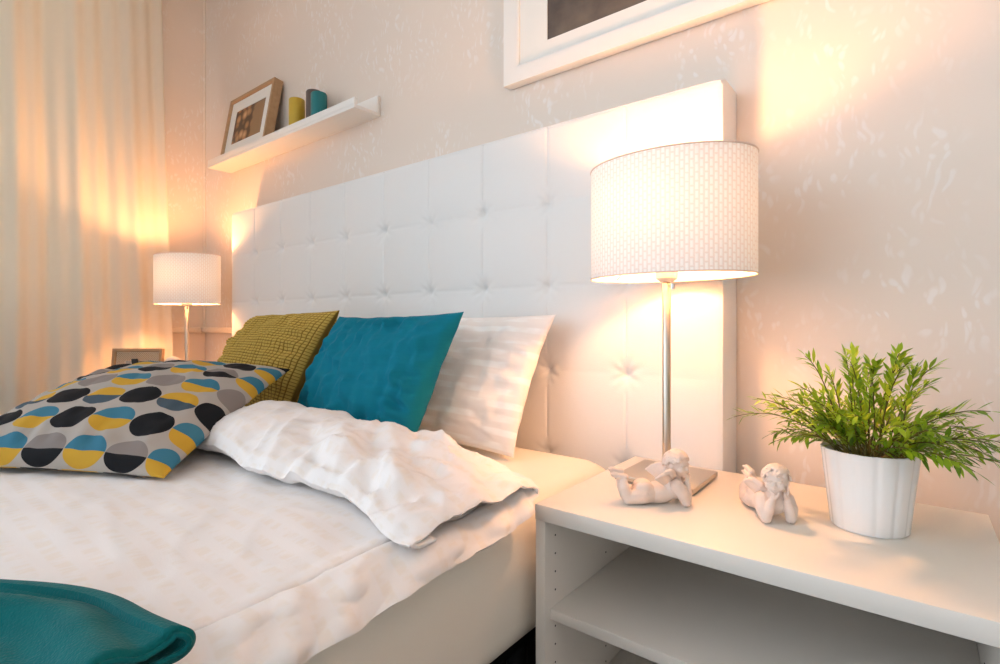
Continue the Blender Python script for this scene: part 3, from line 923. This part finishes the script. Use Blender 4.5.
def framed(name, label, W, H, fw, depth, loc, rx, rz, fmat, matcol, picmat, matw, mat_foot=None):
    """frame standing in its local XZ plane, front towards -Y, bottom front edge at origin"""
    t = bpy.data.objects.new(name, None); COL.objects.link(t); t.empty_display_size = 0.05
    t.location = loc; t.rotation_euler = (rx, 0, rz); t['label'] = label; t['category'] = 'picture frame'
    bm = bmesh.new()
    prof = [(0, 0.0), (0, depth), (fw, depth), (fw, 0.006), (fw * 0.82, 0.0), ]
    # mitred frame from a profile (inset, depth)
    corners = lambda i, f=0.0: ((i, i - f), (W - i, i - f), (W - i, H - i), (i, H - i))
    rings = [[bm.verts.new((cx_, d, cz_)) for cx_, cz_ in corners(i)] for i, d in prof]
    for a in range(len(prof)):
        A_, B_ = rings[a], rings[(a + 1) % len(prof)]
        for k in range(4):
            bm.faces.new((A_[k], A_[(k + 1) % 4], B_[(k + 1) % 4], B_[k]))
    bmesh.ops.recalc_face_normals(bm, faces=bm.faces)
    obj('frame', bm, fmat, t)
    obj('backing', box(fw * 0.9, W - fw * 0.9, depth * 0.7, depth * 0.95, fw * 0.9, H - fw * 0.9), M['black'], t, smooth=False)
    # mat with window
    bm = bmesh.new()
    i0, i1 = fw * 0.95, fw + matw
    ft_ = 0.0 if mat_foot is None else matw - mat_foot
    r0 = [bm.verts.new((a, 0.010, b_)) for a, b_ in corners(i0)]; r1 = [bm.verts.new((a, 0.010, b_)) for a, b_ in corners(i1, ft_)]
    r2 = [bm.verts.new((a, 0.012, b_)) for a, b_ in corners(i1, ft_)]; r3 = [bm.verts.new((a, 0.012, b_)) for a, b_ in corners(i0)]
    for A_, B_ in ((r0, r1), (r1, r2), (r2, r3), (r3, r0)):
        for k in range(4): bm.faces.new((A_[k], A_[(k + 1) % 4], B_[(k + 1) % 4], B_[k]))
    bmesh.ops.recalc_face_normals(bm, faces=bm.faces)
    pm = obj('mat', bm, matcol, t, smooth=False)
    pc = obj('print', box(i1 - 0.003, W - i1 + 0.003, 0.0125, 0.0145, i1 - ft_ - 0.003, H - i1 + 0.003), picmat, t, smooth=False)
    return t, pm, pc, i1

ft, _, pc, i1 = framed('photo_frame', 'pale wooden photo frame leaning on the wall ledge, sepia picture inside', 0.405, 0.300, 0.016, 0.040, (-2.565, -0.0985, 1.5105), math.radians(-10), 0,
             M['oak'], M['mat_board'], M['sepia'], 0.052)
def candle(label, x, y, r, h, mat):
    t = thing('candle', label, 'candle', (x, y, 1.5022), group='pillar candles on the picture ledge')
    bm = bmesh.new(); add_lathe(bm, [(0, 0), (r * 0.97, 0), (r, 0.003), (r, h - 0.005), (r * 0.94, h - 0.001), (r * 0.85, h), (r * 0.3, h - 0.004), (0, h - 0.005)], 40); obj('wax', bm, mat, t)
    bm = bmesh.new(); add_tube(bm, [(0, 0, h - 0.006), (0.0005, 0, h + 0.002), (0.0015, 0, h + 0.008)], 0.0009, 6); obj('wick', bm, M['wick'], t)
candle('mustard yellow pillar candle on the picture ledge next to the frame', -1.965, -0.058, 0.031, 0.150, M['candle_yellow'])
candle('dark brown pillar candle on the picture ledge behind the teal candle', -1.862, -0.045, 0.031, 0.158, M['candle_brown'])
candle('teal pillar candle on the picture ledge at the right of the candles', -1.795, -0.067, 0.030, 0.125, M['candle_teal'])

# big picture on the back wall
framed('framed_picture', 'large white framed dark picture hanging on the wall above the bed', 1.28, 0.92, 0.050, 0.030, (-0.925, -0.032, 1.423), 0, 0,
       M['white_paint'], M['mat_board'], M['dark_print'], 0.092, mat_foot=0.041)

# small photo frame and ornament on the far nightstand
fx, fy = -2.62, -0.425
ft, pm, pc, i1 = framed('photo_frame', 'small wooden photo frame with lattice mat standing beside the far lamp', 0.215, 0.190, 0.014, 0.018, (fx, fy, NT + 0.0015), math.radians(-6), math.radians(38), M['oak'], M['lattice'], M['bw'], 0.040)
for o_ in (ft,):
    a = math.radians(38); o_.location = (fx - 0.1075 * math.cos(a), fy - 0.1075 * math.sin(a), NT + 0.002)
bm = bmesh.new()
Wd, Hd, i0, i1 = 0.215, 0.190, 0.016, 0.052
def clip_in(px, pz): return (i0 < px < Wd - i0 and i0 < pz < Hd - i0) and not (i1 < px < Wd - i1 and i1 < pz < Hd - i1)
stp = 0.009
for k in range(-24, 30):
    for sg in (1, -1):
        run = []
        for q in range(0, 90):
            px = k * stp + q * 0.0025 if sg == 1 else Wd - k * stp - q * 0.0025
            pz = i0 + q * 0.0025
            if clip_in(px, pz): run.append((px, 0.0096, pz))
            else:
                if len(run) > 1: add_tube(bm, [run[0], run[-1]], 0.0009, 5)
                run = []
        if len(run) > 1: add_tube(bm, [run[0], run[-1]], 0.0009, 5)
obj('lattice_pattern', bm, M['weave_dark'], pm)
bm = box(0.095, 0.12, 0.019, 0.025, 0.0, 0.14, 0.001)
st = obj('easel_back', bm, M['black'], ft); st.rotation_euler = (math.radians(14), 0, 0); st.location = (0, 0.0, 0.004)

bm = bmesh.new()
add_lathe(bm, [(0, 0), (0.026, 0), (0.030, 0.01), (0.033, 0.05), (0.026, 0.078), (0.020, 0.085), (0.026, 0.095), (0.031, 0.112), (0.029, 0.128), (0.020, 0.140), (0.008, 0.146), (0, 0.147)], 32,
          fn=lambda a, z: 1 + 0.035 * math.sin(5 * a + z * 60))
orn = obj('ornament', bm, M['resin'], loc=(-2.37, -0.365, NT + 0.0005))
orn.scale = (1.08, 1.08, 1.12)
tag(orn, 'small white rounded ornament standing at the foot of the far lamp', 'ornament')

# ------------------------------------------------------------------ cherub figurines
def unit_ico(sub):
    b_ = bmesh.new(); bmesh.ops.create_icosphere(b_, subdivisions=sub, radius=1.0)
    b_.verts.index_update()
    r = ([v.co.copy() for v in b_.verts], [tuple(v.index for v in f.verts) for f in b_.faces])
    b_.free(); return r
ICO = {2: unit_ico(2), 3: unit_ico(3)}
def fused(prims, voxel, smooth_it=4, post=None):
    """union of rounded forms re-skinned into one continuous mesh"""
    VV, FF = [], []
    def ball(mtx, sub):
        vs_, fs_ = ICO[sub]
        k0 = len(VV)
        VV.extend([tuple(mtx @ q) for q in vs_]); FF.extend([(a + k0, b_ + k0, c_ + k0) for a, b_, c_ in fs_])
    for p in prims:
        if p[0] == 'e':
            _, cpos, r, rot = p
            ball(Matrix.Translation(cpos) @ rot.to_4x4() @ Matrix.Diagonal((r[0], r[1], r[2], 1)), 3)
        else:
            _, pts, rads = p
            for (a, ra), (b_, rb) in zip(zip(pts, rads), zip(pts[1:], rads[1:])):
                a, b_ = Vector(a), Vector(b_)
                k = max(2, int((b_ - a).length / (min(ra, rb) * 0.35)) + 1)
                for q in range(k + 1):
                    tt = q / k
                    rr = lerp(ra, rb, tt)
                    ball(Matrix.Translation(a.lerp(b_, tt)) @ Matrix.Diagonal((rr, rr, rr, 1)), 2)
    me = bpy.data.meshes.new('tmp'); me.from_pydata(VV, [], FF)
    o = bpy.data.objects.new('tmp', me); COL.objects.link(o)
    rm = o.modifiers.new('r', 'REMESH'); rm.mode = 'VOXEL'; rm.voxel_size = voxel
    sm = o.modifiers.new('s', 'SMOOTH'); sm.factor = 0.5; sm.iterations = smooth_it
    dg = bpy.context.evaluated_depsgraph_get()
    res = bpy.data.meshes.new_from_object(o.evaluated_get(dg))
    bpy.data.objects.remove(o); bpy.data.meshes.remove(me)
    b2 = bmesh.new(); b2.from_mesh(res); bpy.data.meshes.remove(res)
    if post:
        for v in b2.verts: post(v)
    return b2

I3 = Matrix.Identity(3)
def cherub(label, loc, rz, hyaw, hpitch, scale, seed):
    """lying on its belly, head up on both hands; local +x is where the head points, units cm"""
    rnd = random.Random(seed)
    t = thing('cherub_figurine', label, 'figurine', loc, rz, 'white cherub figurines on the right nightstand')
    HC = Vector((1.75, 0, 5.85))
    HR = Matrix.Rotation(hyaw, 3, 'Z') @ Matrix.Rotation(hpitch, 3, 'Y')
    def h(x, y, z): return HC + HR @ Vector((x, y, z))
    E = []
    ell = lambda c_, r_, rot=I3: E.append(('e', Vector(c_), r_, rot))
    cap = lambda pts, rads: E.append(('c', pts, rads))
    # trunk
    ell((-3.1, 0, 1.65), (2.1, 1.95, 1.62)); ell((-1.0, 0, 1.7), (2.5, 1.85, 1.68), Matrix.Rotation(-0.10, 3, 'Y'))
    ell((0.8, 0, 2.35), (2.0, 1.85, 1.7), Matrix.Rotation(-0.45, 3, 'Y')); ell((1.2, 0, 3.1), (1.25, 1.95, 1.2))
    cap([(1.2, 0, 3.4), tuple(HC + Vector((-0.35, 0, -1.3)))], [1.05, 0.95])
    for s in (1, -1):
        ell((-3.45, 0.82 * s, 2.35), (1.45, 1.05, 1.2))
        cap([(-3.8, 0.95 * s, 1.45), (-5.9, 1.05 * s, 0.98)], [1.35, 0.95])
        lift = 4.3 if s > 0 else 3.6
        ank = (-6.75 - 0.25 * s, 0.30 * s, lift)
        cap([(-5.9, 1.05 * s, 0.98), (-6.5, 0.85 * s, 2.4), ank], [0.95, 0.86, 0.55])
        toe = (-8.15 - 0.15 * s, 0.15 * s, lift + 0.75)
        heel = (ank[0] + 0.25, ank[1], ank[2] + 0.42)
        cap([heel, (-7.4, 0.22 * s, lift + 0.55), toe], [0.50, 0.46, 0.46])
        for k in range(5):
            off = (k - 2) * 0.19
            cap([(toe[0] - 0.1, toe[1] + off, toe[2]), (toe[0] - 0.45 + 0.04 * abs(k - 1), toe[1] + off, toe[2] + 0.10)], [0.17, 0.14 if k else 0.17])
        # arm: shoulder, elbow on the table, forearm up to the cheek
        sh = (1.2, 1.75 * s, 3.05); el = (2.55, 1.75 * s, 0.80); wrp = Vector((2.85, 1.10 * s, 3.3))
        cap([sh, (2.0, 1.95 * s, 1.95), el], [1.08, 1.0, 0.80])
        cap([el, (2.75, 1.5 * s, 1.9), tuple(wrp)], [0.80, 0.78, 0.50])
        pal = wrp + Vector((0.12, -0.22 * s, 0.62))
        ell(pal, (0.34, 0.42, 0.60), Matrix.Rotation(0.25 * s, 3, 'X'))
        lens = (0.95, 1.1, 1.0, 0.75)
        for k in range(4):
            r0 = pal + Vector((0.30 - 0.21 * k, 0.10 * s, 0.42))
            d1 = (h(0.9 - 0.45 * k, 1.70 * s, -0.35) - r0).normalized()
            m1 = r0 + d1 * lens[k] * 0.5
            d2 = (d1 + Vector((-0.05, -0.25 * s, 0.25))).normalized()
            cap([tuple(r0), tuple(m1), tuple(m1 + d2 * lens[k] * 0.5)], [0.175, 0.165, 0.13])
        th = pal + Vector((0.28, -0.20 * s, -0.05))
        cap([tuple(th), tuple(th + Vector((0.22, -0.18 * s, 0.38))), tuple(th + Vector((0.20, -0.30 * s, 0.75)))], [0.20, 0.18, 0.14])
    # head
    ell(h(-0.15, 0, 0.25), (1.72, 1.58, 1.70), HR); ell(h(0.45, 0, -0.55), (1.25, 1.22, 1.05), HR)
    ell(h(1.12, 0, -1.28), (0.48, 0.45, 0.36), HR)                                  # chin
    for s in (1, -1):
        ell(h(0.98, 0.72 * s, -0.52), (0.62, 0.60, 0.58), HR)                        # cheeks
        ell(h(1.42, 0.55 * s, 0.30), (0.26, 0.46, 0.15), HR)                         # brow
        ell(h(1.40, 0.55 * s, 0.02), (0.16, 0.24, 0.15), HR)                         # eye
        ell(h(-0.05, 1.58 * s, -0.15), (0.36, 0.18, 0.46), HR)                       # ear
        ell(h(1.66, 0.16 * s, -0.42), (0.16, 0.15, 0.13), HR)                        # nostril
    cap([tuple(h(1.48, 0, 0.22)), tuple(h(1.62, 0, -0.12)), tuple(h(1.80, 0, -0.38))], [0.17, 0.19, 0.24])
    ell(h(1.50, 0, -0.78), (0.20, 0.40, 0.115), HR); ell(h(1.47, 0, -0.99), (0.19, 0.32, 0.12), HR)
    def post(v):
        for s in (1, -1):
            for q, rr, dd in ((h(1.56, 0.34 * s, 0.08), 0.20, 0.10), (h(1.52, 0.55 * s, 0.16), 0.12, 0.05), (h(1.62, 0.20 * s, -0.52), 0.08, 0.05)):
                d = (v.co - q).length
                if d < rr * 2: v.co -= (HR @ Vector((1, 0, 0))) * dd * math.exp(-(d / rr) ** 2)
        q = HR.transposed() @ (v.co - HC)
        if q.x > 1.2 and abs(q.y) < 0.45 and abs(q.z + 0.885 - 0.12 * q.y * q.y * 4) < 0.07: v.co -= (HR @ Vector((1, 0, 0))) * 0.07
        if v.co.z < 0.04: v.co.z = 0.04
    S = 0.01 * scale
    def fin(bm, name, parent):
        bmesh.ops.transform(bm, matrix=Matrix.Diagonal((S, S, S, 1)), verts=bm.verts)
        return obj(name, bm, M['resin'], parent)
    body = fused(E, 0.085, 3, post)
    zmin = min(v.co.z for v in body.verts)
    fin(body, 'body', t)
    # curls of hair
    Hh = []
    for k in range(110):
        a = rnd.uniform(-PI, PI); e_ = rnd.uniform(-0.35, PI / 2)
        d = Vector((math.cos(e_) * math.cos(a), math.cos(e_) * math.sin(a), math.sin(e_)))
        if d.x > 0.52 and d.z < 0.60: continue
        if abs(d.y) > 0.75 and d.z < 0.1 and d.x > -0.3: continue
        base = Vector((-0.15 + 1.74 * d.x, 1.60 * d.y, 0.25 + 1.72 * d.z))
        tan = d.cross(Vector((rnd.uniform(-1, 1), rnd.uniform(-1, 1), rnd.uniform(-0.6, 0.6)))).normalized()
        bit = d.cross(tan)
        R = rnd.uniform(0.26, 0.42)
        pts = []
        for q in range(6):
            an = q * 1.05
            pts.append(tuple(HC + HR @ (base + (tan * math.cos(an) + bit * math.sin(an)) * R * (1 - 0.06 * q) + d * (0.16 + 0.02 * q))))
        Hh.append(('c', pts, [0.20, 0.23, 0.23, 0.21, 0.19, 0.15]))
    # forelock roll above the brow
    for s in (-0.7, -0.35, 0.0, 0.35, 0.7):
        Hh.append(('c', [tuple(h(0.95 - abs(s) * 0.3, s * 1.5, 1.45 - 0.25 * abs(s))), tuple(h(1.30 - abs(s) * 0.4, s * 1.55 + 0.1, 1.22 - 0.3 * abs(s))), tuple(h(1.38 - abs(s) * 0.45, s * 1.5 + 0.25, 0.95 - 0.3 * abs(s)))], [0.28, 0.26, 0.16]))
    fin(fused(Hh, 0.075, 1), 'hair', t)
    # two small feathered wings on the back
    for s in (1, -1):
        Wg = []
        root = Vector((0.35, 0.65 * s, 3.85))
        Wg.append(('c', [tuple(root), tuple(root + Vector((0.25, 0.95 * s, 1.0))), tuple(root + Vector((-0.35, 1.65 * s, 1.55))), tuple(root + Vector((-1.1, 1.9 * s, 1.45)))], [0.50, 0.52, 0.46, 0.34]))
        for k in range(8):
            f_ = k / 7
            a0 = root + Vector((0.1 - 0.9 * (1 - f_), (0.5 + 1.25 * (1 - f_)) * s, 0.55 + 0.85 * (1 - f_)))
            tip = root + Vector((-2.7 + 1.5 * f_, (2.05 - 0.85 * f_) * s, 0.55 - 1.15 * f_))
            mid = a0.lerp(tip, 0.5) + Vector((0, 0.22 * s, 0.12))
            Wg.append(('c', [tuple(a0), tuple(mid), tuple(tip)], [0.30, 0.30, 0.13]))
        fin(fused(Wg, 0.08, 1), 'wing', t)
    return t
cherub('white cherub figurine lying sideways before the lamp base, head on its hands', (-0.325, -0.365, NT), YAW - 0.02, -0.85, 0.05, 1.08, 3)
cherub('white cherub figurine facing the camera beside the flower pot, chin on its hands', (-0.175, -0.329, NT), math.radians(-54), -0.55, 0.02, 1.05, 5)

# ------------------------------------------------------------------ potted plant
pl = thing('potted_plant', 'bushy green bamboo-leaf plant in a white fluted pot on the nightstand', 'potted plant', (-0.053, -0.281, NT))
def flute(a, z):
    return 1 - 0.022 * (abs(math.cos(7 * a)) ** 10)
bm = bmesh.new()
add_lathe(bm, [(0, 0.0005), (0.0465, 0.0005), (0.0487, 0.003), (0.0545, 0.058), (0.0608, 0.112), (0.0615, 0.1135), (0.0600, 0.1145), (0.0588, 0.113), (0.0575, 0.092), (0, 0.091)], 144, fn=flute)
obj('pot', bm, M['ceramic'], pl)
bm = bmesh.new(); add_lathe(bm, [(0, 0.0915), (0.0565, 0.0925), (0.050, 0.100), (0.025, 0.104), (0, 0.105)], 32, fn=lambda a, z: 1 + 0.03 * math.sin(7 * a))
obj('soil', bm, M['soil'], pl)
rp = random.Random(21)
def leaf(bm, cl, p, d, nrm, L, W, val):
    side = d.cross(nrm).normalized()
    n = 5
    prof = (0.08, 0.75, 1.0, 0.62, 0.0)
    Lf, Rt, Md = [], [], []
    for i in range(n):
        t_ = i / (n - 1)
        c_ = p + d * L * t_ - nrm * L * 0.16 * t_ * t_
        w = W * 0.5 * prof[i]
        Md.append(bm.verts.new(c_ - nrm * w * 0.25))
        if w > 0:
            Lf.append(bm.verts.new(c_ + side * w)); Rt.append(bm.verts.new(c_ - side * w))
    for i in range(n - 1):
        if i < len(Lf) - 1:
            fs = ((Md[i], Lf[i], Lf[i + 1], Md[i + 1]), (Rt[i], Md[i], Md[i + 1], Rt[i + 1]))
        else:
            fs = ((Md[i], Lf[i], Md[i + 1]), (Rt[i], Md[i], Md[i + 1]))
        for q in fs:
            f = bm.faces.new(q); f.material_index = 0; f.smooth = True
            for lp in f.loops: lp[cl] = (val, val, val, 1)
def sprig(az, reach, rise, droop, n_leaf, bright):
    bm = bmesh.new(); cl = bm.loops.layers.float_color.new('leafvar')
    r0 = rp.uniform(0.004, 0.038)
    st_ = Vector((r0 * math.cos(az + rp.uniform(-.5, .5)), r0 * math.sin(az + rp.uniform(-.5, .5)), 0.099))
    out = Vector((math.cos(az), math.sin(az), 0))
    pts = []
    K = 12
    wob = rp.uniform(-0.25, 0.25)
    for i in range(K + 1):
        t_ = i / K
        p = st_ + out * reach * (t_ ** 1.15) + Vector((0, 0, rise * math.sin(min(1.0, t_ * 0.62 + 0.02) * PI / 2 * 1.35) - droop * t_ ** 2.6))
        p += Vector((-out.y, out.x, 0)) * wob * reach * t_ * t_
        pts.append(p)
    rads = [lerp(0.0013, 0.0005, i / K) for i in range(K + 1)]
    nf0 = len(bm.faces)
    add_tube(bm, pts, rads, 5)
    for f in bm.faces: f.material_index = 1
    def at(t_):
        q = t_ * K; i = min(K - 1, int(q)); return pts[i].lerp(pts[i + 1], q - i), (pts[i + 1] - pts[i]).normalized()
    for k in range(n_leaf):
        t_ = lerp(0.22, 1.0, k / (n_leaf - 1))
        p, d = at(min(0.999, t_))
        # a short twig carries two or three leaves
        ang = k * 2.4 + rp.uniform(-0.5, 0.5)
        a = d.cross(Vector((0, 0, 1)))
        if a.length < 0.1: a = Vector((1, 0, 0))
        a.normalize(); b_ = a.cross(d)
        rad = a * math.cos(ang) + b_ * math.sin(ang)
        for q in range(2 if t_ < 0.9 else 1):
            dd = (d * rp.uniform(0.65, 1.15) + rad * rp.uniform(0.35, 0.85) + Vector((0, 0, rp.uniform(-0.1, 0.25)))).normalized()
            if t_ > 0.97: dd = (d + rad * 0.15).normalized()
            nr = (Vector((0, 0, 1)) - dd * dd.z + rad * rp.uniform(-0.4, 0.4))
            nr = (nr - dd * nr.dot(dd)).normalized()
            L = rp.uniform(0.014, 0.025); W = L * rp.uniform(0.24, 0.33)
            val = max(0, min(1, bright + rp.uniform(-0.28, 0.3)))
            leaf(bm, cl, p + rad * 0.001 + d * q * 0.008, dd, nr, L, W, val)
    return obj('sprig', bm, [M['leaf'], M['stem']], pl)
NS = 66
for k in range(NS):
    az = k * 2.39996 + rp.uniform(-0.2, 0.2)
    kind = (k * 7 // 3) % 4
    front = max(0.0, -math.sin(az + 0.3)) ** 1.5          # sprigs that lean out over the front of the pot stay up
    dr = 1.0 - front
    if kind == 0: sprig(az, rp.uniform(0.015, 0.075), rp.uniform(0.105, 0.165), 0.0, 17, 0.66)
    elif kind == 1: sprig(az, rp.uniform(0.08, 0.125), rp.uniform(0.075, 0.11), 0.012 * dr, 17, 0.6)
    elif kind == 2: sprig(az, rp.uniform(0.11, 0.160) * (1 - 0.35 * front), rp.uniform(0.065, 0.095), 0.040 * dr, 18, 0.5)
    else: sprig(az, rp.uniform(0.10, 0.165) * (1 - 0.45 * front), rp.uniform(0.045, 0.065), 0.045 * dr, 17, 0.42)
